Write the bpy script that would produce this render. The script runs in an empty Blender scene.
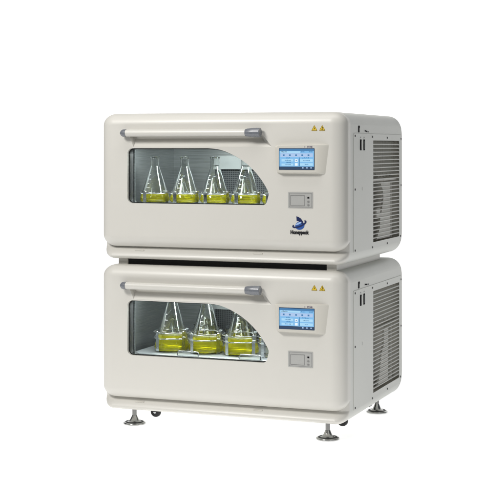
import bpy, bmesh, math, random
from mathutils import Vector, Matrix
from mathutils.geometry import tessellate_polygon
random.seed(4)
S = bpy.context.scene
COL = S.collection
R = math.radians

# ------------------------------------------------------------------ materials
def new_mat(name):
    m = bpy.data.materials.new(name); m.use_nodes = True
    return m, m.node_tree, m.node_tree.nodes['Principled BSDF']

def pbr(name, col, rough=.5, metal=0., coat=0., noise=0., nscale=40., bump=0., bscale=400., spec=.5):
    m, t, b = new_mat(name)
    b.inputs['Base Color'].default_value = (*col, 1)
    b.inputs['Roughness'].default_value = rough
    b.inputs['Metallic'].default_value = metal
    b.inputs['Coat Weight'].default_value = coat
    b.inputs['Coat Roughness'].default_value = .16
    b.inputs['Specular IOR Level'].default_value = spec
    tc = t.nodes.new('ShaderNodeTexCoord')
    if noise:
        n = t.nodes.new('ShaderNodeTexNoise'); n.inputs['Scale'].default_value = nscale
        n.inputs['Detail'].default_value = 4
        t.links.new(tc.outputs['Object'], n.inputs['Vector'])
        mr = t.nodes.new('ShaderNodeMapRange')
        mr.inputs['To Min'].default_value = 1 - noise; mr.inputs['To Max'].default_value = 1 + noise
        t.links.new(n.outputs['Fac'], mr.inputs['Value'])
        mx = t.nodes.new('ShaderNodeMix'); mx.data_type = 'RGBA'; mx.blend_type = 'MULTIPLY'
        mx.inputs[0].default_value = 1
        mx.inputs[6].default_value = (*col, 1)
        t.links.new(mr.outputs[0], mx.inputs[7])
        t.links.new(mx.outputs[2], b.inputs['Base Color'])
        mr2 = t.nodes.new('ShaderNodeMapRange')
        mr2.inputs['To Min'].default_value = max(0, rough - noise*4); mr2.inputs['To Max'].default_value = rough + noise*4
        t.links.new(n.outputs['Fac'], mr2.inputs['Value'])
        t.links.new(mr2.outputs[0], b.inputs['Roughness'])
    if bump:
        n = t.nodes.new('ShaderNodeTexNoise'); n.inputs['Scale'].default_value = bscale
        t.links.new(tc.outputs['Object'], n.inputs['Vector'])
        bp = t.nodes.new('ShaderNodeBump'); bp.inputs['Strength'].default_value = bump
        bp.inputs['Distance'].default_value = .0006
        t.links.new(n.outputs['Fac'], bp.inputs['Height'])
        t.links.new(bp.outputs[0], b.inputs['Normal'])
    return m

def emit(name, col, s=1.0):
    m, t, b = new_mat(name)
    b.inputs['Base Color'].default_value = (.02, .02, .02, 1)
    b.inputs['Emission Color'].default_value = (*col, 1)
    b.inputs['Emission Strength'].default_value = s
    b.inputs['Roughness'].default_value = .3
    return m

PAINT = pbr('ivory_moulded_paint', (.622, .606, .562), .42, coat=.12, noise=.012, nscale=9, bump=.06, bscale=700)
SHEET = pbr('powder_coated_sheet', (.615, .62, .585), .48, noise=.015, nscale=14, bump=.12, bscale=900)
BEZEL = pbr('panel_bezel_plastic', (.58, .56, .505), .42, noise=.01, nscale=20)
GREY = pbr('grey_plastic_cap', (.16, .17, .19), .28, coat=.3, noise=.02, nscale=60)
RUBBER = pbr('black_rubber', (.012, .012, .013), .5)
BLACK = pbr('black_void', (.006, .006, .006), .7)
INNER = pbr('vent_interior_sheet', (.55, .53, .48), .6, metal=0, noise=.05, nscale=12)
INLIGHT = pbr('galvanised_bracket', (.50, .49, .45), .45, metal=.1, noise=.05, nscale=30)
CHROME = pbr('chromed_steel', (.42, .42, .41), .2, metal=1, noise=.03, nscale=50)
WIRE = pbr('spring_steel', (.55, .56, .57), .22, metal=1, noise=.05, nscale=80)
STEM = pbr('threaded_stem', (.22, .22, .215), .3, metal=1)
SCREW = pbr('dark_screw_head', (.06, .06, .06), .35, metal=.8)
LATCH = pbr('grey_port_cover', (.40, .40, .385), .42, noise=.02, nscale=60)
LATCHD = pbr('grey_port_inner', (.36, .36, .35), .4)
LATCHE = pbr('grey_port_edge', (.22, .22, .215), .5)
SW = pbr('black_switch', (.008, .008, .009), .7, spec=.1)
WHITE = pbr('white_paper_label', (.85, .85, .83), .5)
YEL = pbr('warning_yellow', (.72, .50, .03), .4)
INK = pbr('black_ink', (.01, .01, .012), .4)
GINK = pbr('grey_ink', (.12, .10, .16), .4)
LB1 = pbr('logo_blue', (.03, .09, .33), .35)
LB2 = pbr('logo_navy', (.012, .022, .09), .35)
LB3 = pbr('logo_pale_blue', (.35, .5, .78), .35)
SPACER = pbr('ivory_spacer_bar', (.60, .585, .54), .4)

def steel():
    m, t, b = new_mat('brushed_stainless')
    b.inputs['Metallic'].default_value = .85
    tc = t.nodes.new('ShaderNodeTexCoord'); mp = t.nodes.new('ShaderNodeMapping')
    mp.inputs['Scale'].default_value = (3, 3, 260)
    n = t.nodes.new('ShaderNodeTexNoise'); n.inputs['Scale'].default_value = 3; n.inputs['Detail'].default_value = 5
    t.links.new(tc.outputs['Object'], mp.inputs['Vector']); t.links.new(mp.outputs[0], n.inputs['Vector'])
    cr = t.nodes.new('ShaderNodeValToRGB')
    cr.color_ramp.elements[0].position = .3; cr.color_ramp.elements[0].color = (.20, .21, .215, 1)
    cr.color_ramp.elements[1].position = .75; cr.color_ramp.elements[1].color = (.36, .375, .38, 1)
    t.links.new(n.outputs['Fac'], cr.inputs[0]); t.links.new(cr.outputs[0], b.inputs['Base Color'])
    mr = t.nodes.new('ShaderNodeMapRange'); mr.inputs['To Min'].default_value = .22; mr.inputs['To Max'].default_value = .42
    t.links.new(n.outputs['Fac'], mr.inputs['Value']); t.links.new(mr.outputs[0], b.inputs['Roughness'])
    return m
STEEL = steel()

def grille_mat():
    m, t, b = new_mat('perforated_fan_guard')
    b.inputs['Roughness'].default_value = .45; b.inputs['Metallic'].default_value = .6
    tc = t.nodes.new('ShaderNodeTexCoord')
    mp = t.nodes.new('ShaderNodeMapping'); mp.inputs['Rotation'].default_value = (R(90), 0, 0)
    br = t.nodes.new('ShaderNodeTexBrick'); br.offset = 0
    br.inputs['Scale'].default_value = 1
    br.inputs['Brick Width'].default_value = .0085; br.inputs['Row Height'].default_value = .0085
    br.inputs['Mortar Size'].default_value = .0011
    br.inputs['Color1'].default_value = (.02, .022, .024, 1); br.inputs['Color2'].default_value = (.03, .032, .035, 1)
    br.inputs['Mortar'].default_value = (.10, .105, .11, 1)
    t.links.new(tc.outputs['Object'], mp.inputs[0]); t.links.new(mp.outputs[0], br.inputs['Vector'])
    t.links.new(br.outputs['Color'], b.inputs['Base Color'])
    return m
FANM = grille_mat()

def pane_mat():
    m = bpy.data.materials.new('window_glass'); m.use_nodes = True
    t = m.node_tree; t.nodes.clear()
    o = t.nodes.new('ShaderNodeOutputMaterial'); mx = t.nodes.new('ShaderNodeMixShader')
    tr = t.nodes.new('ShaderNodeBsdfTransparent'); tr.inputs[0].default_value = (.93, .96, .95, 1)
    gl = t.nodes.new('ShaderNodeBsdfGlossy'); gl.inputs['Roughness'].default_value = .02
    fr = t.nodes.new('ShaderNodeFresnel'); fr.inputs[0].default_value = 1.5
    t.links.new(fr.outputs[0], mx.inputs[0]); t.links.new(tr.outputs[0], mx.inputs[1]); t.links.new(gl.outputs[0], mx.inputs[2])
    t.links.new(mx.outputs[0], o.inputs[0])
    return m
PANE = pane_mat()

def glass(name, col, rough=0., ior=1.47, trans=1.):
    m, t, b = new_mat(name)
    b.inputs['Base Color'].default_value = (*col, 1)
    b.inputs['Transmission Weight'].default_value = trans
    b.inputs['Roughness'].default_value = rough
    b.inputs['IOR'].default_value = ior
    return m
GLASS = glass('borosilicate_glass', (.985, .995, .99))
LIQ = glass('yellow_culture_medium', (1., .92, .02), .0, 1.34, .76)

# ------------------------------------------------------------------ helpers
def fin(name, bm, mats, parent=None, sharp=32, smooth=True, merge=True):
    if merge: bmesh.ops.remove_doubles(bm, verts=bm.verts, dist=2e-6)
    bmesh.ops.recalc_face_normals(bm, faces=bm.faces)
    if smooth:
        for f in bm.faces: f.smooth = True
        for e in bm.edges:
            if len(e.link_faces) != 2 or e.calc_face_angle(0) > R(sharp): e.smooth = False
    me = bpy.data.meshes.new(name); bm.to_mesh(me); bm.free()
    for m in (mats if isinstance(mats, (list, tuple)) else [mats]): me.materials.append(m)
    o = bpy.data.objects.new(name, me); COL.objects.link(o)
    if smooth:
        w = o.modifiers.new('wn', 'WEIGHTED_NORMAL'); w.keep_sharp = True; w.weight = 80
    if parent: o.parent = parent
    return o

def thing(name, label, cat, loc, group=None):
    o = bpy.data.objects.new(name, None); COL.objects.link(o)
    o.location = loc; o.empty_display_size = .05
    o['label'] = label; o['category'] = cat
    if group: o['group'] = group
    return o

def box(bm, x0, x1, y0, y1, z0, z1, bev=0, mi=0, seg=3):
    vs = [bm.verts.new((x, y, z)) for x in (x0, x1) for y in (y0, y1) for z in (z0, z1)]
    fs = [bm.faces.new([vs[i] for i in q]) for q in ((0,1,3,2),(4,6,7,5),(0,4,5,1),(2,3,7,6),(0,2,6,4),(1,5,7,3))]
    for f in fs: f.material_index = mi
    if bev:
        es = list({e for f in fs for e in f.edges})
        r = bmesh.ops.bevel(bm, geom=es, offset=bev, segments=seg, profile=.5, affect='EDGES', material=mi)
    return bm

def cyl(bm, c, axis, r, h, n=24, r2=None, mi=0):
    """cylinder from c along axis (0,1,2) for length h"""
    r2 = r if r2 is None else r2
    def P(a, rr, t):
        u, v = math.cos(a)*rr, math.sin(a)*rr
        p = [0, 0, 0]; p[axis] = t; p[(axis+1) % 3] = u; p[(axis+2) % 3] = v
        return Vector(c) + Vector(p)
    A = [bm.verts.new(P(2*math.pi*i/n, r, 0)) for i in range(n)]
    B = [bm.verts.new(P(2*math.pi*i/n, r2, h)) for i in range(n)]
    for i in range(n):
        f = bm.faces.new((A[i], A[(i+1) % n], B[(i+1) % n], B[i])); f.material_index = mi
    f = bm.faces.new(A); f.material_index = mi
    f = bm.faces.new(B); f.material_index = mi
    return bm

def lathe(bm, prof, c=(0,0,0), axis=2, n=48, sx=1, closed=False, mi=0):
    rings = []
    for r, t in prof:
        if r < 1e-7:
            p = [0,0,0]; p[axis] = t
            rings.append([bm.verts.new(Vector(c)+Vector(p))])
        else:
            ring = []
            for i in range(n):
                a = 2*math.pi*i/n; p = [0,0,0]; p[axis] = t
                p[(axis+1) % 3] = math.cos(a)*r; p[(axis+2) % 3] = math.sin(a)*r
                ring.append(bm.verts.new(Vector(c)+Vector(p)))
            rings.append(ring)
    prs = list(zip(rings, rings[1:]))
    if closed: prs.append((rings[-1], rings[0]))
    for a, b in prs:
        for i in range(n):
            j = (i+1) % n
            if len(a) == 1 and len(b) == 1: continue
            if len(a) == 1: f = bm.faces.new((a[0], b[j], b[i]))
            elif len(b) == 1: f = bm.faces.new((a[i], a[j], b[0]))
            else: f = bm.faces.new((a[i], a[j], b[j], b[i]))
            f.material_index = mi
    return bm

def tube(bm, pts, r, n=8, closed=False, mi=0):
    pts = [Vector(p) for p in pts]; rings = []; N = len(pts)
    up = Vector((0, 0, 1))
    prev = None
    for i, p in enumerate(pts):
        a = pts[(i-1) % N] if (closed or i > 0) else p
        b = pts[(i+1) % N] if (closed or i < N-1) else p
        d = (b-a).normalized()
        if prev is None:
            ref = up if abs(d.dot(up)) < .9 else Vector((1, 0, 0))
            u = d.cross(ref).normalized()
        else:
            u = (prev - d*prev.dot(d)).normalized()
        prev = u; v = d.cross(u)
        rings.append([bm.verts.new(p + u*math.cos(2*math.pi*k/n)*r + v*math.sin(2*math.pi*k/n)*r) for k in range(n)])
    m = N if closed else N-1
    for i in range(m):
        A, B = rings[i], rings[(i+1) % N]
        for k in range(n):
            f = bm.faces.new((A[k], A[(k+1) % n], B[(k+1) % n], B[k])); f.material_index = mi
    if not closed:
        for rg in (rings[0], rings[-1]):
            f = bm.faces.new(rg); f.material_index = mi
    return bm

XZ = lambda u, v, d: (u, d, v)          # outline in x,z extruded along y
YZ = lambda u, v, d: (d, u, v)          # outline in y,z extruded along x
XY = lambda u, v, d: (u, v, d)
def prism(bm, outer, holes, mp, d0, d1, mi=0, caps=(True, True), inset0=None, bev=0):
    """prism with holes; inset0 = other outline for the d0 cap (tapered flank)"""
    loops = [outer] + list(holes)
    l0 = [inset0 if inset0 else outer] + list(holes)
    V0 = [[bm.verts.new(mp(u, v, d0)) for u, v in lp] for lp in l0]
    V1 = [[bm.verts.new(mp(u, v, d1)) for u, v in lp] for lp in loops]
    fs = []
    for A, B in zip(V0, V1):
        n = len(A)
        for i in range(n):
            j = (i+1) % n
            fs.append(bm.faces.new((A[i], A[j], B[j], B[i])))
    for on, V, L in ((caps[0], V0, l0), (caps[1], V1, loops)):
        if not on: continue
        if holes:
            flat = [x for lp in V for x in lp]
            for t in tessellate_polygon([[Vector((u, v, 0)) for u, v in lp] for lp in L]):
                try: fs.append(bm.faces.new([flat[k] for k in t]))
                except ValueError: pass
        else: fs.append(bm.faces.new(V[0]))
    for f in fs: f.material_index = mi
    if bev:
        es = [e for e in {e for f in fs for e in f.edges} if e.is_valid and len(e.link_faces) == 2 and e.calc_face_angle(0) > R(30)]
        bmesh.ops.bevel(bm, geom=es, offset=bev, segments=3, profile=.5, affect='EDGES', material=mi)
    return bm

def rrect(u0, u1, v0, v1, r, n=6):
    o = []
    for cu, cv, a0 in ((u1-r, v1-r, 0), (u0+r, v1-r, 90), (u0+r, v0+r, 180), (u1-r, v0+r, 270)):
        for k in range(n+1):
            a = R(a0 + 90*k/n); o.append((cu+math.cos(a)*r, cv+math.sin(a)*r))
    return o

def rbox(bm, X, Y, Z, rx, ry, rz, n=10, skip=(), fn=None):
    """rounded box, per-axis corner radii as (low, high); skip: set of (axis, sign) centre faces left open"""
    rr = (rx, ry, rz); L = (X, Y, Z)
    ts = [(-math.tan(math.pi/4*(1-k/n)), 0) for k in range(n+1)] + [(math.tan(math.pi/4*k/n), 1) for k in range(n+1)]
    cache = {}
    def V(p):
        k = tuple(round(c, 6) for c in p)
        if k not in cache: cache[k] = bm.verts.new(p)
        return cache[k]
    for ax in range(3):
        for sg in (0, 1):
            a1, a2 = (ax+1) % 3, (ax+2) % 3
            g = []
            for t1, s1 in ts:
                row = []
                for t2, s2 in ts:
                    nv = [0, 0, 0]; nv[ax] = 1 if sg else -1; nv[a1] = t1; nv[a2] = t2
                    nv = Vector(nv).normalized(); sd = [0, 0, 0]; sd[ax] = sg; sd[a1] = s1; sd[a2] = s2
                    p = []
                    for k in range(3):
                        r = rr[k][sd[k]]
                        p.append((L[k][1]-r if sd[k] else L[k][0]+r) + nv[k]*r)
                    if fn: p = fn(p, nv)
                    row.append(V(p))
                g.append(row)
            for i in range(2*n+1):
                for j in range(2*n+1):
                    if i == n and j == n and (ax, sg) in skip: continue
                    q = [g[i][j], g[i+1][j], g[i+1][j+1], g[i][j+1]]
                    q2 = []
                    for v in q:
                        if v not in q2: q2.append(v)
                    if len(q2) > 2:
                        try: bm.faces.new(q2)
                        except ValueError: pass
    return bm

def sheet(bm, outer, holes, mp, d, mi=0):
    vs = [bm.verts.new(mp(u, v, d)) for lp in [outer]+holes for u, v in lp]
    for t in tessellate_polygon([[Vector((u, v, 0)) for u, v in lp] for lp in [outer]+holes]):
        f = bm.faces.new([vs[k] for k in t]); f.material_index = mi

def text_mesh(name, body, size, mat, parent, loc, depth=.0004, bold=0., sx=1., align='CENTER', rot=(R(90), 0, 0), shear=0.):
    c = bpy.data.curves.new('t', 'FONT'); c.body = body; c.size = size; c.extrude = depth; c.offset = bold
    c.align_x = align; c.align_y = 'CENTER'; c.resolution_u = 4; c.shear = shear
    o = bpy.data.objects.new('t', c); COL.objects.link(o)
    dg = bpy.context.evaluated_depsgraph_get()
    me = bpy.data.meshes.new_from_object(o.evaluated_get(dg))
    bpy.data.objects.remove(o)
    me.transform(Matrix.Translation(loc) @ Matrix.Rotation(rot[0], 4, 'X') @ Matrix.Diagonal((sx, 1, 1, 1)))
    me.name = name; me.materials.clear(); me.materials.append(mat)
    ob = bpy.data.objects.new(name, me); COL.objects.link(ob); ob.parent = parent
    return ob

# ------------------------------------------------------------------ setting: seamless white sweep with an added glow
TABLE_Z = -.016
bm = bmesh.new()
prof = [(-1.35, TABLE_Z)] + [(2.6, TABLE_Z)]
for k in range(1, 13):
    a = R(90*k/12); prof.append((2.6+1.2*math.sin(a), TABLE_Z+1.2*(1-math.cos(a))))
prof.append((3.8, 4.2))
A = [bm.verts.new((-4.2, y, z)) for y, z in prof]; B = [bm.verts.new((2.9, y, z)) for y, z in prof]
for i in range(len(prof)-1): bm.faces.new((A[i], B[i], B[i+1], A[i+1]))
BACK, t, b = new_mat('white_sweep_added_glow')
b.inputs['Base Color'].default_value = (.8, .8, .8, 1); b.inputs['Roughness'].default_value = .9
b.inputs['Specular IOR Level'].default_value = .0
b.inputs['Emission Color'].default_value = (1, 1, 1, 1); b.inputs['Emission Strength'].default_value = .66  # glow added so the sweep stays white, also under the units
o = fin('ground', bm, BACK); o['kind'] = 'structure'

# ------------------------------------------------------------------ the incubator
WIN_ARC = [(-.05,.439),(-.023,.437),(.002,.433),(.023,.4265),(.044,.418),(.067,.407),(.088,.395),(.111,.379),(.132,.361),(.151,.342),(.168,.321),(.182,.301),(.194,.281),(.1985,.270),(.1985,.262),(.195,.248),(.191,.234),(.186,.2275),(.178,.223)]
def window_outline(off=0.):
    r = .022; x0, z0, z1 = -.393, .223, .439
    p = [(x0+r-r*math.sin(R(a)), z0+r-r*math.cos(R(a))) for a in range(0, 91, 15)]
    p += [(x0+r-r*math.cos(R(a)), z1-r+r*math.sin(R(a))) for a in range(0, 91, 15)]
    p += WIN_ARC
    if off:
        q = []
        n = len(p)
        for i in range(n):
            a, b_ = Vector(p[i-1]), Vector(p[(i+1) % n]); d = (b_-a).normalized()
            nn = Vector((-d.y, d.x))       # outline is clockwise: left normal points out
            q.append(tuple(Vector(p[i]) + nn*off))
        return q
    return p

LX = .015
VY0, VY1, VZ0, VZ1 = .383, .790, .066, .470

def build_unit(zb, label, logo, seed):
    root = thing('incubator_shaker', label, 'lab incubator', (0, 0, zb), 'stacked laboratory shaking incubators')
    # ---- cabinet shell: open behind the door, hole behind the vent
    bm = bmesh.new()
    H = .575; slices = []
    def rr(y, hx, z0, z1, rx, rz, n=10):
        o = []; hl = -hx-LX
        zs = z0+rz; zt = max(.052, zs+.0015); lv = [zs+(zt-zs)*q_/6 for q_ in range(1, 7)]
        for cx_, cz_, a0 in ((hx-rx, z1-rz, 0), (hl+rx, z1-rz, 90), (hl+rx, z0+rz, 180), (hx-rx, z0+rz, 270)):
            for k in range(n+1):
                a = R(a0+90*k/n); o.append((cx_+math.cos(a)*rx, y, cz_+math.sin(a)*rz))
            if a0 == 90: o += [(hl, y, z_) for z_ in reversed(lv)]
        o += [(hx, y, z_) for z_ in lv]
        return o
    fb = .016
    seq = []
    for k in range(0, 9):                       # front rounding: wide at the sides, tight along the bottom lip
        t_ = R(90*k/8); e_ = 1-math.cos(t_)
        seq.append((.499-.045*e_, fb*e_, H-.05*e_, .045*(1-e_)+1e-4, math.sin(t_)))
    for k in range(1, 7):                       # the hollow above the lip, running in under the door
        seq.append((.454, fb+(.05-fb)*k/6, H-.05, 1e-4, 1.))
    for hx_, zb_, zt_, q, w_ in reversed(seq):
        sl = rr(.014+.05*(1-w_), hx_, zb_, zt_, q, q)
        slices.append([(x, y+.033*w_*max(0, min(1, (z-.012)/.038))**1.6, z) for x, y, z in sl])
    nf = len(slices)
    rb = .075
    for k in range(0, 11):
        a = R(90*k/10); y = .84-rb+rb*math.sin(a); d = rb*(1-math.cos(a)); q = max(.010, .0451*(1-k/10))
        slices.append(rr(y, .499, d, H-d, q, q))
    rings = [[bm.verts.new(p) for p in sl] for sl in slices]
    N = len(rings[0])
    for si, (A_, B_) in enumerate(zip(rings, rings[1:])):
        for i in range(N):
            if si == nf-1 and i == N-1: continue       # the flat right side is laid below, with its opening
            if si >= nf and i == N-1 and B_[0].co.y < .803:
                a0, a1, b0, b1 = A_[i], A_[0], B_[i], B_[0]
                lo, hi = VZ0-.012, VZ1+.012
                m = [bm.verts.new((.499, v.co.y, z_)) for z_ in (lo, hi) for v in (a0, b0)]
                bm.faces.new((a0, b0, m[1], m[0])); bm.faces.new((m[2], m[3], b1, a1)); continue
            f = bm.faces.new((A_[i], A_[(i+1) % N], B_[(i+1) % N], B_[i])); f.material_index = 1 if si < nf-1 else 0
    bm.faces.new(rings[-1])
    yb_ = .84-rb
    sheet(bm, [(-.454-LX, .05), (.454, .05), (.454, H-.05), (-.454-LX, H-.05)], [rrect(-.44, .30, .10, .50, .02)], XZ, .047)
    lo, hi, ve = VZ0-.012, VZ1+.012, VY0-.012
    sheet(bm, [(.064, .052), (yb_, .052), (yb_, lo), (ve, lo), (ve, hi), (yb_, hi), (yb_, H-.045), (.064, H-.045)], [], YZ, .499)
    # the strip of the opening that reaches into the rounded back is covered by the side panel
    cab = fin('cabinet', bm, [SHEET, PAINT], root)
    # ---- door: moulded front cover with the window opening
    W = window_outline()
    hy, hz = -.021, .4985
    REC = [(-.392, hz+.004), (.166, hz+.004), (.212, .4445), (-.366, .4445)]
    bm = bmesh.new()
    rbox(bm, (-.5-LX, .5), (0, .072), (.050, .5765), (.058, .058), (.046, .0008), (.046, .046), 12, {(1, 0), (1, 1)})
    sheet(bm, [(-.442-LX, .096), (.442, .096), (.442, .5305), (-.442-LX, .5305)], [W, REC], XZ, 0)
    prism(bm, W, [], XZ, 0, .012, caps=(False, False))
    A0 = [bm.verts.new((x, 0, z)) for x, z in REC]
    ins = [(-.380, .026, hz-.004), (.158, .026, hz-.004), (.168, .024, hz-.022), (-.370, .024, hz-.022)]
    A1 = [bm.verts.new(p) for p in ins]
    A2 = [bm.verts.new((.180, .010, .4600)), bm.verts.new((-.364, .010, .4600))]
    for q in ((A0[0], A0[1], A1[1], A1[0]), (A0[0], A1[0], A1[3], A2[1], A0[3]), (A0[1], A0[2], A2[0], A1[2], A1[1]), tuple(A1),
              (A1[3], A1[2], A2[0], A2[1]), (A2[1], A2[0], A0[2], A0[3])): bm.faces.new(q)
    door = fin('door', bm, PAINT, root)
    bm = bmesh.new()
    prism(bm, window_outline(.008), [], XZ, .012, .016)
    fin('window_pane', bm, PANE, door, smooth=False)
    bm = bmesh.new()
    prism(bm, window_outline(.010), [window_outline(-.0035)], XZ, .0163, .0180)
    prism(bm, window_outline(.010), [window_outline(.0035)], XZ, .0180, .074)
    fin('gasket', bm, RUBBER, door, smooth=False)
    bm = bmesh.new()
    tube(bm, [(-.384, .045, .215), (-.384, .045, .445)], .0042, 10)
    fin('inner_trim', bm, STEEL, door)
    # ---- handle bar, caps, brackets
    bm = bmesh.new()
    cyl(bm, (-.392, hy, hz), 0, .0138, .505, 28)
    hb = fin('handle', bm, PAINT, root)
    bm = bmesh.new()
    lathe(bm, [(0, -.016), (.006, -.0145), (.0115, -.010), (.0145, -.004), (.0152, .002), (.0152, .010), (0, .010)], (-.398, hy, hz), 0, 28)
    fin('end_cap', bm, GREY, hb)
    bm = bmesh.new()
    lathe(bm, [(0, 0), (.005, .001), (.0095, .006), (.0130, .014), (.0160, .026), (.0176, .040), (.0180, .050), (.0180, .074), (.0170, .0765), (0, .0765)], (.096, hy, hz), 0, 32)
    fin('end_cap', bm, GREY, hb)
    for xa, xb in ((-.388, -.372), (.118, .160)):
        bm = bmesh.new(); box(bm, xa, xb, hy+.002, .004, hz-.007, hz+.009, .003)
        fin('handle_bracket', bm, PAINT, hb)
    # ---- control panel
    bk = [(.222, .449), (.440, .455), (.425, .340), (.231, .344)]
    fr = [(.238, .4475), (.396, .4515), (.394, .3485), (.243, .3475)]
    def rnd(poly, r=.008, n=5):
        o = []; N = len(poly)
        for i in range(N):
            p, a, c = Vector(poly[i]), Vector(poly[i-1]), Vector(poly[(i+1) % N])
            s = p+(a-p).normalized()*r; e = p+(c-p).normalized()*r
            for k in range(n+1):
                t_ = k/n; o.append(tuple(s*(1-t_)**2+p*2*t_*(1-t_)+e*t_*t_))
        return o
    bm = bmesh.new()
    prism(bm, rnd(bk), [], XZ, -.020, .001, inset0=rnd(fr), bev=.0022)
    cp = fin('control_panel', bm, BEZEL, root, sharp=40)
    bm = bmesh.new()
    y0 = -.0202
    X0, X1, Z0, Z1 = .2495, .3855, .3605, .4365
    prism(bm, rrect(X0-.0025, X1+.0025, Z0-.0025, Z1+.0025, .002), [], XZ, y0-.0006, y0+.001, 0)
    sheetbox = lambda a, b_, c, d, mi, k=1: prism(bm, [(a, c), (b_, c), (b_, d), (a, d)], [], XZ, y0-.0006-.0003*k, y0-.0006-.0003*(k-1), mi)
    w, h = X1-X0, Z1-Z0
    U = lambda u: X0+w*u
    Vv = lambda v: Z0+h*v
    sheetbox(U(0), U(1), Vv(.13), Vv(.90), 1)                 # light blue field
    sheetbox(U(0), U(1), Vv(.90), Vv(1.0), 2)                 # top bar
    sheetbox(U(0), U(1), Vv(0), Vv(.13), 3)                   # bottom bar
    sheetbox(U(.03), U(.60), Vv(.80), Vv(.89), 4, 2)
    sheetbox(U(.03), U(.97), Vv(.60), Vv(.78), 5, 2)
    sheetbox(U(.06), U(.40), Vv(.38), Vv(.50), 4, 2)
    sheetbox(U(.06), U(.40), Vv(.17), Vv(.28), 4, 2)
    sheetbox(U(.60), U(.97), Vv(.36), Vv(.50), 4, 2)
    sheetbox(U(.60), U(.97), Vv(.17), Vv(.30), 4, 2)
    sheetbox(U(.57), U(.59), Vv(.15), Vv(.58), 2, 2)
    sheetbox(U(.45), U(.53), Vv(.36), Vv(.49), 6, 2)
    sheetbox(U(.45), U(.53), Vv(.17), Vv(.30), 6, 2)
    sheetbox(U(.475), U(.505), Vv(.40), Vv(.45), 2, 3)
    for i in range(5):
        sheetbox(U(.10+.18*i), U(.15+.18*i), Vv(.65), Vv(.73), 2, 3)
    for i in range(3):
        sheetbox(U(.66+.12*i), U(.70+.12*i), Vv(.04), Vv(.10), 5, 2)
    for (a, c, ln) in ((.20, .53, .10), (.20, .31, .12), (.16, .41, .16), (.16, .20, .16), (.66, .53, .18), (.70, .40, .16), (.74, .21, .10), (.64, .83, .10), (.86, .83, .10), (.06, .825, .16)):
        k = a
        while k < a+ln:
            q_ = random.uniform(.008, .024); sheetbox(U(k), U(k+q_), Vv(c+random.uniform(0, .012)), Vv(c+random.uniform(.035, .06)), 2 if c != .825 else 3, 3); k += q_+random.uniform(.006, .012)
    sc = fin('screen', bm, SCR, cp, smooth=False)
    text_mesh('panel_lettering', 'STAB', .0078, GINK, cp, (.369, -.0204, .4440), bold=.0002, sx=1.15)
    bm = bmesh.new(); cyl(bm, (.3495, -.0206, .4440), 1, .0018, .001, 12)
    fin('indicator_mark', bm, GINK, cp)
    # ---- port cover
    bm = bmesh.new()
    prism(bm, rrect(.277, .375, .214, .274, .002), [], XZ, -.0012, .001, 0, bev=.0004)
    pc = fin('port_cover', bm, LATCH, root)
    bm = bmesh.new()
    prism(bm, rrect(.281, .371, .2175, .2705, .0015), [rrect(.2822, .3698, .2187, .2693, .001)], XZ, -.0016, -.001, 0)
    prism(bm, rrect(.286, .343, .2225, .2625, .0015), [rrect(.2875, .3415, .2240, .2610, .001)], XZ, -.0020, -.001, 0)
    fin('flap', bm, LATCHE, pc)
    for z_, m_ in ((.2535, SW), (.2385, LATCHE), (.2260, LATCHE)):
        bm = bmesh.new(); prism(bm, rrect(.3535, .3605, z_-.0028, z_+.0028, .0012), [], XZ, -.0030, -.001, 0)
        fin('button', bm, m_, pc)
    # ---- warning triangles
    for xc in (.3805, .4115):
        bm = bmesh.new()
        tri = rnd([(xc-.0122, .5045), (xc+.0122, .5045), (xc, .5260)], .0025, 4)
        prism(bm, tri, [], XZ, -.0006, .0005, 0)
        ti = rnd([(xc-.0098, .5058), (xc+.0098, .5058), (xc, .5232)], .002, 4)
        to = rnd([(xc-.0113, .5050), (xc+.0113, .5050), (xc, .5250)], .0022, 4)
        prism(bm, to, [ti], XZ, -.0009, -.0005, 1)
        if xc < .4:      # lightning arrow
            prism(bm, [(xc+.0018, .5185), (xc-.0022, .5125), (xc-.0004, .5125), (xc-.0022, .5075), (xc+.0028, .5140), (xc+.0008, .5140)], [], XZ, -.0009, -.0005, 1)
        else:            # hand-crush like bar mark
            prism(bm, [(xc-.0034, .5085), (xc-.0016, .5085), (xc+.0034, .5165), (xc+.0010, .5185), (xc-.0006, .5140)], [], XZ, -.0009, -.0005, 1)
            prism(bm, rrect(xc-.001, xc+.0045, .5072, .5092, .0005, 2), [], XZ, -.0009, -.0005, 1)
        fin('warning_sign', bm, [YEL, INK], root, smooth=False)
    # ---- logo (upper unit only)
    if logo:
        cx, cz = .3215, .154
        bm = bmesh.new()
        def blob(pts, mi, k=1, rot=0):
            c_, s_ = math.cos(R(rot)), math.sin(R(rot))
            prism(bm, [(cx+u*c_-v*s_, cz+u*s_+v*c_) for u, v in pts], [], XZ, -.0004-.0002*k, .0005, mi)
        blob([(math.cos(R(a))*.0185, math.sin(R(a))*.0155-.006) for a in range(0, 360, 12)], 0, 1, 18)
        # dark cap sweeping from the top to the right
        top = [(-.012, .029), (-.004, .027), (.006, .021), (.013, .012), (.016, .003), (.011, .000), (.004, .006), (-.004, .011), (-.011, .0125)]
        blob(top, 1, 2)
        # pale gap and orbit ring
        ring = []
        for a in range(150, 395, 8):
            ring.append((math.cos(R(a))*.030, math.sin(R(a))*.0115))
        inn = [(math.cos(R(a))*.0235+.0, math.sin(R(a))*.0068+.001) for a in range(390, 148, -8)]
        blob(ring+inn, 1, 3, 22)
        blob([(math.cos(R(a))*.013-.002, math.sin(R(a))*.0035+.0035) for a in range(0, 360, 20)], 2, 4, 25)
        fin('logo', bm, [LB1, LB2, LB3], root, smooth=False)
        text_mesh('brand_lettering', 'Honeypeck', .0185, INK, root, (.3215, -.0008, .1225), bold=.0011, sx=.84)
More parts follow.
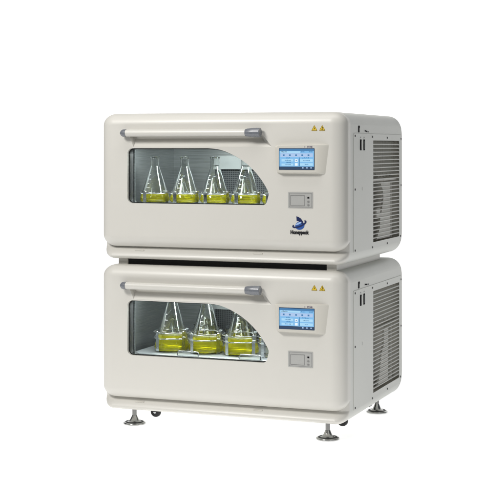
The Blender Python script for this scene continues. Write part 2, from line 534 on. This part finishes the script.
    # ---- bottom-edge catch below the door
    bm = bmesh.new()
    box(bm, -.372, -.334, .026, .045, .034, .0385, .0015)
    fin('catch', bm, BEZEL, root, smooth=False)
    bm = bmesh.new(); box(bm, .125, .163, .026, .045, .034, .0385, .0015)
    fin('catch', bm, BEZEL, root, smooth=False)
    # ---- chamber liner, tray, fan wall
    bm = bmesh.new()
    x0, x1, ya, yb, z0, z1 = -.465, .33, .0725, .62, .185, .475
    for q in (((x0,ya,z0),(x0,yb,z0),(x0,yb,z1),(x0,ya,z1)), ((x1,ya,z0),(x1,yb,z0),(x1,yb,z1),(x1,ya,z1)), ((x0,yb,z0),(x1,yb,z0),(x1,yb,z1),(x0,yb,z1)),
              ((x0,ya,z0),(x1,ya,z0),(x1,yb,z0),(x0,yb,z0)), ((x0,ya,z1),(x1,ya,z1),(x1,yb,z1),(x0,yb,z1))):
        bm.faces.new([bm.verts.new(v) for v in q])
    ch = fin('chamber_liner', bm, STEEL, root, smooth=False)
    bm = bmesh.new()
    box(bm, -.26, .20, .585, .6195, .215, .352, .003)
    fin('fan_guard', bm, FANM, ch)
    bm = bmesh.new()
    prism(bm, [(-.275, .350), (.215, .350), (.18, .405), (-.235, .405)], [], XZ, .56, .6195)
    fin('duct_cover', bm, LINERL, ch)
    bm = bmesh.new()
    box(bm, -.425, .30, .095, .58, .2115, .2175, .002)
    pass
    tray = fin('shaker_tray', bm, TRAYM, root)
    for xk in ((-.222, .040) if not logo else ()):
        bm = bmesh.new()
        tube(bm, [(xk, .100, .217), (xk, .100, .2295), (xk+.006, .100, .2335), (xk+.084, .100, .2335), (xk+.09, .100, .2295), (xk+.09, .100, .217)], .0026, 8)
        fin('wire_rail', bm, WIRE, tray)
    # ---- side panel with louvred vent
    bm = bmesh.new()
    hole = rrect(VY0, VY1, VZ0, VZ1, .003, 3)
    r1 = rrect(.112, .830, .042, .4955, .006); r2 = rrect(.112, .830, .042, .4955, .040)
    po = r1[:7]+r1[7:21]+r2[21:]
    prism(bm, po, [hole], YZ, .5008, .4985, 0)
    sp = fin('side_panel', bm, SHEET, root)
    bm = bmesh.new()
    nsl = 26; pitch = (VZ1-VZ0)/nsl
    for i in range(1, nsl):
        zc = VZ0+pitch*i
        vs = [(-.0004, -.0020), (.0014, -.0008), (-.0004, .0016), (-.0045, .0030), (-.0055, .0022)]
        prism(bm, [(.5002+a, zc+c) for a, c in vs], [], lambda u, v, d: (u, d, v), VY0-.001, VY1+.001)
    fin('vent_grille', bm, SHEET, sp, smooth=False)
    bm = bmesh.new()
    # recess with the machinery behind the louvres
    a, b_, c, d, e, f = .43, .4975, VY0-.010, .798, VZ0-.010, VZ1+.010
    for q in (((a,c,e),(a,d,e),(a,d,f),(a,c,f)), ((b_,c,e),(a,c,e),(a,c,f),(b_,c,f)), ((b_,d,e),(a,d,e),(a,d,f),(b_,d,f)),
              ((b_,c,e),(b_,d,e),(a,d,e),(a,c,e)), ((b_,c,f),(b_,d,f),(a,d,f),(a,c,f))):
        bm.faces.new([bm.verts.new(v) for v in q])
    vi = fin('vent_recess', bm, INNER, root, smooth=False)
    bm = bmesh.new()
    rz = VZ0
    sheetp = [(.505, rz+.004), (.665, rz+.004), (.665, rz+.226), (.60, rz+.226), (.60, rz+.170), (.585, rz+.150), (.560, rz+.128), (.530, rz+.050)]
    if seed == 0:
        sheetp = [(.485, rz+.004), (.700, rz+.004), (.700, rz+.232), (.560, rz+.236), (.552, rz+.225), (.580, rz+.205), (.592, rz+.170), (.575, rz+.135), (.560, rz+.112), (.545, rz+.105), (.535, rz+.05)]
    prism(bm, sheetp, [], YZ, .486, .478)
    box(bm, .478, .488, .700, .708, rz, rz+.236, 0)
    if seed == 0: box(bm, .479, .489, .475, .535, rz+.095, rz+.130, .002)
    box(bm, .478, .4885, VY0, VY1, rz+.240, rz+.2485, 0)
    fin('bracket', bm, INLIGHT, vi, smooth=False)
    bm = bmesh.new()
    pts = []
    yy = VY0+.008; up = True; random.seed(9+seed)
    while yy < VY1:
        j = random.uniform(-.002, .002)
        za, zb_ = rz+.254+random.uniform(0, .02), VZ1-.002
        pts += [(.478, yy+j, za), (.478, yy, zb_)] if up else [(.478, yy+j, zb_), (.478, yy, za)]
        up = not up; yy += .010
    tube(bm, pts, .0028, 6)
    fin('condenser_coil', bm, COIL, vi, smooth=False)
    # screws round the side panel
    for (y, z) in ((.13, .486), (.372, .484), (.594, .482), (.818, .479), (.13, .282), (.818, .282), (.13, .050), (.372, .047), (.594, .049), (.812, .066)):
        bm = bmesh.new()
        lathe(bm, [(0, .0030), (.0030, .0026), (.0046, .0012), (.0050, 0), (0, 0)], (.5004, y, z), 0, 14)
        fin('screw', bm, SCREW, root)
    # switches and sockets
    bm = bmesh.new()
    prism(bm, [(.176, .500), (.192, .500), (.192, .516), (.196, .518), (.196, .524), (.190, .526), (.176, .524)], [], YZ, .5005, .498)
    fin('socket', bm, SW, root, smooth=False)
    for i, y in enumerate((.272, .284, .296, .318)):
        bm = bmesh.new()
        prism(bm, rrect(y-.0045, y+.0055, .504-.001*i, .509-.001*i, .001), [], YZ, .5004, .498)
        fin('marking', bm, SW if i < 3 else SCREW, root, smooth=False)
    for y in (.205, .252):
        bm = bmesh.new()
        prism(bm, rrect(y-.009, y+.009, .431, .473, .002), [], YZ, .5026, .4995, bev=.0006)
        prism(bm, rrect(y-.005, y+.005, .436, .468, .001), [], YZ, .5040, .5027, 1)
        fin('power_switch', bm, [SW, RUBBER], root)
        bm = bmesh.new(); prism(bm, rrect(y-.006, y+.006, .4795, .4835, .001), [], YZ, .5012, .4995)
        fin('marking', bm, LATCHE, root, smooth=False)
    bm = bmesh.new(); prism(bm, rrect(.223, .229, .276, .290, .002), [], YZ, .5016, .4995)
    fin('key_slot', bm, LATCH, root, smooth=False)
    # chamber lamp
    L = bpy.data.lights.new('chamber_lamp', 'AREA'); L.shape = 'RECTANGLE'; L.size = .66; L.size_y = .07
    L.energy = LAMP; L.color = (.96, 1., .99)
    lo = bpy.data.objects.new('chamber_lamp', L); COL.objects.link(lo); lo.parent = root
    lo.location = (-.07, .17, .47)
    return root

SCR = [pbr('screen_frame', (.03, .06, .12), .25), emit('screen_blue', (.22, .52, .86), .95), emit('screen_midblue', (.06, .24, .52), .8),
       emit('screen_navy', (.02, .06, .14), .8), emit('screen_pale', (.42, .72, .95), .95), emit('screen_lilac', (.45, .62, .90), .9), emit('screen_white', (.85, .95, 1.), .95)]
LINERL = pbr('pale_duct_sheet', (.38, .40, .405), .35, metal=.55, noise=.04, nscale=10)
TRAYM = pbr('anodised_tray', (.34, .355, .37), .34, metal=.8, noise=.03, nscale=30)
COIL = pbr('coil_fins', (.34, .33, .29), .5, metal=.2)
LAMP = 11.0

upper = build_unit(.65, 'upper cream incubator shaker with blue logo on its door', True, 0)
lower = build_unit(.052, 'lower cream incubator shaker standing on four chrome feet', False, 1)

# stacking bars under the upper unit (part of it)
bm = bmesh.new()
box(bm, -.458, -.418, .055, .66, -.0250, .004, .002)
fin('spacer_bar', bm, SPACER, upper); bm = bmesh.new()
box(bm, .412, .452, .052, .66, -.0250, .004, .002)
fin('spacer_bar', bm, SPACER, upper); bm = bmesh.new()
box(bm, -.417, .411, .062, .09, -.0248, .0, 0, 1)  # black bar added as the shade in the gap between the spacers
fin('gap_shade_bar', bm, [SPACER, BLACK], upper)

# feet and casters of the lower unit
def foot(x, y):
    bm = bmesh.new()
    g = TABLE_Z-.052
    lathe(bm, [(0, g), (.0430, g), (.0445, g+.0015), (.0445, g+.005), (.0430, g+.0075), (.037, g+.0088), (.024, g+.0115), (.018, g+.0165), (.0135, g+.026), (.0105, g+.033), (.0098, g+.035), (0, g+.035)], (x, y, 0), 2, 40)
    o = fin('levelling_foot', bm, CHROME, lower, sharp=50)
    bm = bmesh.new()
    lathe(bm, [(0, g+.034), (.0088, g+.034), (.0088, g+.080), (0, g+.080)], (x, y, 0), 2, 24)
    fin('stem', bm, STEM, o)
    bm = bmesh.new()
    lathe(bm, [(.0300, g+.0102), (.0365, g+.0088), (.0372, g+.0094), (.0362, g+.0104), (.0305, g+.0116)], (x, y, 0), 2, 40, closed=True)
    fin('rubber_ring', bm, RUBBER, o)
for x, y in ((-.412, .105), (.404, .092), (.432, .685), (-.412, .71)): foot(x, y)
def caster(x, y, g=-.026):
    bm = bmesh.new()
    lathe(bm, [(0, -.011), (.016, -.011), (.0195, -.0085), (.0215, -.004), (.0215, .004), (.0195, .0085), (.016, .011), (0, .011)], (x, y, g+.004), 1, 32)
    o = fin('caster_wheel', bm, RUBBER, lower, sharp=50)
    bm = bmesh.new()
    lathe(bm, [(0, -.0125), (.006, -.0125), (.007, -.0105), (0, -.0105)], (x, y, g+.004), 1, 20)
    fin('axle_cap', bm, WIRE, o)
    bm = bmesh.new()
    prism(bm, [(y-.016, g+.004), (y-.013, g+.004), (y-.013, .0), (y+.013, .0), (y+.013, g+.004), (y+.016, g+.004), (y+.016, .003), (y-.016, .003)], [], YZ, x-.012, x+.012)
    fin('fork', bm, RUBBER, o)
for a in ((-.338, .15), (.430, .20, -.019), (-.335, .66), (.40, .66)): caster(*a)

# ------------------------------------------------------------------ flasks
def flask_profile(r, h, rn, hs, t=.0022):
    """outer + inner wall of an Erlenmeyer flask; r base radius, h height, rn neck radius, hs shoulder height"""
    out = [(0, .0015), (r*.80, .0008), (r*.92, 0.002), (r*.985, .007), (r, .014), (r*.985, .020)]
    # cone
    n = 8
    for k in range(1, n+1):
        q = k/n; out.append((r*.985+(rn-r*.985)*q, .020+(hs-.020)*q))
    out += [(rn*.985, hs+.006), (rn*.985, h-.008), (rn*1.05, h-.005), (rn*1.16, h-.0025), (rn*1.16, h-.0008), (rn*1.08, h)]
    inn = [(rn*.985-t, h-.002), (rn*.985-t, hs+.004)]
    for k in range(n, -1, -1):
        q = k/n; inn.append((r*.985+(rn-r*.985)*q-t, .020+(hs-.020)*q-t*.4))
    inn += [(r-t, .014), (r*.975-t, .009), (r*.90-t, .0050), (r*.78, .0036), (0, .0042)]
    return out, inn

def make_flask(size, label, group, parts):
    r, h, rn, hs, lev = size
    root = thing('erlenmeyer_flask', label, 'flask', (0, 0, 0), group)
    out, inn = flask_profile(r, h, rn, hs)
    bm = bmesh.new(); lathe(bm, out+inn, n=56)
    fin('glass_body', bm, GLASS, root, sharp=70)
    if lev:
        bm = bmesh.new()
        prof = [(0, .0034), (r*.78, .0030), (r*.90-.0014, .0047), (r*.975-.0017, .0085), (r-.0018, .014), (r*.985-.0018, .0195)]
        if lev > .02:
            q = (lev-.020)/(hs-.020); rl = r*.985+(rn-r*.985)*q-.0018
            prof += [(rl, lev-.0008), (rl-.001, lev), (0, lev)]
        else: prof = prof[:5] + [(r-.003, lev), (0, lev)]
        lathe(bm, prof, n=56); fin('yellow_liquid', bm, LIQ, root, sharp=50)
    if 'label' in parts:
        bm = bmesh.new(); n = 8; a0, a1 = R(238), R(262)
        def wr(z): return (r if z < .02 else r*.985+(rn-r*.985)*(z-.02)/(hs-.02)) + .0012
        rows = []
        for z in (.010, .017, .027, .036):
            rows.append([bm.verts.new((wr(z)*math.cos(a0+(a1-a0)*k/n), wr(z)*math.sin(a0+(a1-a0)*k/n), z)) for k in range(n+1)])
        for A_, B_ in zip(rows, rows[1:]):
            for k in range(n): bm.faces.new((A_[k], A_[k+1], B_[k+1], B_[k]))
        o = fin('paper_label', bm, WHITE, root)
        s = o.modifiers.new('th', 'SOLIDIFY'); s.thickness = .0004
    # graduation marks printed on the cone
    bm = bmesh.new()
    for i in range(4):
        z = hs*(.40+.12*i); rr = r*.985+(rn-r*.985)*(z-.02)/(hs-.02)+.0004
        a = [R(250+k*3.5) for k in range(0, 6-(i % 2)*2)]
        L_ = [bm.verts.new((rr*math.cos(x), rr*math.sin(x), z)) for x in a]
        rr2 = r*.985+(rn-r*.985)*(z+.0012-.02)/(hs-.02)+.0004
        H_ = [bm.verts.new((rr2*math.cos(x), rr2*math.sin(x), z+.0012)) for x in a]
        for k in range(len(a)-1): bm.faces.new((L_[k], L_[k+1], H_[k+1], H_[k]))
    a = R(249.6); b_ = R(250.2); q4 = []
    for z, aa in ((hs*.40, a), (hs*.40, b_), (hs*.76+.0012, b_), (hs*.76+.0012, a)):
        rr = r*.985+(rn-r*.985)*(z-.02)/(hs-.02)+.0005; q4.append(bm.verts.new((rr*math.cos(aa), rr*math.sin(aa), z)))
    bm.faces.new(q4)
    if 'marks' in parts: fin('graduation', bm, WHITE, root, smooth=False)
    else: bm.free()
    return root

def copy_tree(o, parent=None):
    c = o.copy(); COL.objects.link(c)
    if parent: c.parent = parent
    for chd in list(o.children): copy_tree(chd, c)
    return c

def make_clamp(parent, x, y, r, hr, two=False):
    """steel flask clamp: base disc, bent straps and a spring ring; part of the tray's incubator"""
    bm = bmesh.new(); z0 = .2178
    lathe(bm, [(0, z0), (r*.7, z0), (r*.7, z0+.0012), (0, z0+.0012)], (x, y, 0), 2, 32)
    c = fin('flask_clamp', bm, WIRE, parent)
    for k in range(4):
        a = R(-118+90*k if two else -106+90*k)
        bm = bmesh.new(); ux, uy = math.cos(a), math.sin(a); wx, wy = -uy, ux; w = .0085
        pr_ = [(r*.55, z0+.0024), (r+.0010, z0+.0024), (r+.0022, z0+.005), (r+.0024, z0+hr-.004), (r+.0030, z0+hr+.003), (r+.0055, z0+hr+.010)] + ([(r+.0040, z0+hr+.024), (r+.0075, z0+hr+.030)] if two else [])
        rows = [[bm.verts.new((x+ux*p+wx*s*w, y+uy*p+wy*s*w, z)) for s in (-1, 1)] for p, z in pr_]
        for A_, B_ in zip(rows, rows[1:]): bm.faces.new((A_[0], A_[1], B_[1], B_[0]))
        o = fin('strap', bm, WIRE, c, sharp=80)
        s = o.modifiers.new('th', 'SOLIDIFY'); s.thickness = .0012
    bm = bmesh.new()
    tube(bm, [(x+(r+.0012)*math.cos(R(a)), y+(r+.0012)*math.sin(R(a)), z0+hr+.001*math.sin(R(a*4))) for a in range(0, 360, 8)], .0021, 8, closed=True)
    fin('spring_ring', bm, WIRE, c)
    if two:
        bm = bmesh.new()
        tube(bm, [(x+(r+.0030)*math.cos(R(a)), y+(r+.0030)*math.sin(R(a)), z0+hr+.0235+.0012*math.sin(R(a*5))) for a in range(0, 360, 8)], .0018, 8, closed=True)
        fin('spring_ring', bm, WIRE, c)

TZ = .2178+.0030
SMALL = (.0600, .184, .0180, .145, .036)
BIG = (.0715, .245, .0215, .192, .062)
TINY = (.034, .108, .011, .078, .022)
XU = (-.368, -.236, -.104, .028, .160)
f0 = make_flask(SMALL, 'x', 'flasks of yellow medium in the upper chamber', ('marks',))
ul = ['yellow-filled flask farthest left behind the upper window', 'second flask from the left behind the upper window',
      'middle of five yellow-filled flasks behind the upper window', 'upper-window flask in front of the dark fan guard, under the curved edge',
      'upper-chamber flask mostly hidden past the tip of the curved window']
for i, x in enumerate(XU):
    o = f0 if i == 0 else copy_tree(f0)
    o.location = (x, .205, .65+TZ); o.rotation_euler = (0, 0, R((0, 3, -6, 4, 0)[i])); o['label'] = ul[i]
    make_clamp(upper, x, .205, .0600, .0385)
f1 = make_flask(BIG, 'x', 'large flasks of yellow medium in the lower chamber', ('marks',))
ll = ['large yellow-filled flask farthest left behind the lower window', 'middle large yellow-filled flask behind the lower window',
      'large yellow-filled flask at right behind the lower window, under its curved edge']
for i, x in enumerate((-.296, -.146, .004)):
    o = f1 if i == 0 else copy_tree(f1)
    o.location = (x, .215, .052+TZ); o.rotation_euler = (0, 0, R(9*i)); o['label'] = ll[i]
    make_clamp(lower, x, .215, .0715, .054, True)
make_clamp(lower, .154, .215, .0715, .054, True)
f2 = make_flask(TINY, 'x', 'small flasks in the back rows', ())
tl = [(-.318, .65, 'small flask seen through the second upper flask'), (-.178, .65, 'small flask seen through the middle upper flask'),
      (-.045, .65, 'small flask seen through the fourth upper flask'), (-.365, .052, 'small flask seen through the left large lower flask'),
      (-.205, .052, 'small flask seen through the middle large lower flask'), (-.057, .052, 'small flask seen through the right large lower flask')]
for i, (x, zb, lb) in enumerate(tl):
    o = f2 if i == 0 else copy_tree(f2)
    o.location = (x, .37, zb+TZ); o['label'] = lb
    make_clamp(upper if zb > .3 else lower, x, .37, .034, .030)
if True:
    MID = (.059, .185, .0180, .142, .048)
    f3 = make_flask(MID, 'x', 'medium flasks in the last row of the lower chamber', ())
    for i, (x, lb) in enumerate(((-.262, 'last-row flask in the gap between the left and middle large lower flasks'),
                                 (-.112, 'last-row flask in the gap between the middle and right large lower flasks'),
                                 (.036, 'last-row flask to the right of the right large lower flask'))):
        o = f3 if i == 0 else copy_tree(f3)
        o.location = (x, .495, .052+TZ); o['label'] = lb
        make_clamp(lower, x, .495, .059, .060)

# ------------------------------------------------------------------ lights, world, camera
def area(name, loc, tgt, sx, sy, e, col=(1, 1, 1)):
    L = bpy.data.lights.new(name, 'AREA'); L.shape = 'RECTANGLE'; L.size = sx; L.size_y = sy; L.energy = e; L.color = col
    o = bpy.data.objects.new(name, L); COL.objects.link(o); o.location = loc
    o.rotation_euler = (Vector(tgt)-Vector(loc)).to_track_quat('-Z', 'Y').to_euler()
    return o
area('key_softbox', (-1.3, -2.9, 3.2), (0, 0, 1.0), 1.0, 1.0, 120, (1, .98, .95))
area('top_softbox', (.2, -.6, 3.4), (0, .2, .9), 2.4, 1.2, 30, (1, .99, .97))
area('fill_softbox', (3.4, -2.6, 2.2), (.3, .3, .9), 1.0, 1.8, 12, (.97, 1, .98))

w = bpy.data.worlds.new('World'); S.world = w; w.use_nodes = True
w.node_tree.nodes['Background'].inputs[0].default_value = (.9, .95, 1, 1)
w.node_tree.nodes['Background'].inputs[1].default_value = .12

cam = bpy.data.cameras.new('camera'); co = bpy.data.objects.new('camera', cam); COL.objects.link(co)
co.location = (2.015, -5.007, 1.09); co.rotation_euler = (R(90), 0, R(20.7))
cam.sensor_width = 36; cam.lens = 1406/500*36; cam.shift_y = -.204; cam.clip_start = .1; cam.clip_end = 100
S.camera = co
S.render.engine = 'CYCLES'
S.cycles.max_bounces = 14; S.cycles.transmission_bounces = 14; S.cycles.transparent_max_bounces = 16
S.cycles.glossy_bounces = 6; S.cycles.diffuse_bounces = 4
S.view_settings.view_transform = 'Standard'; S.view_settings.look = 'None'
S.view_settings.gamma = 1; S.view_settings.exposure = 0
S.render.resolution_x = 1024; S.render.resolution_y = 1024
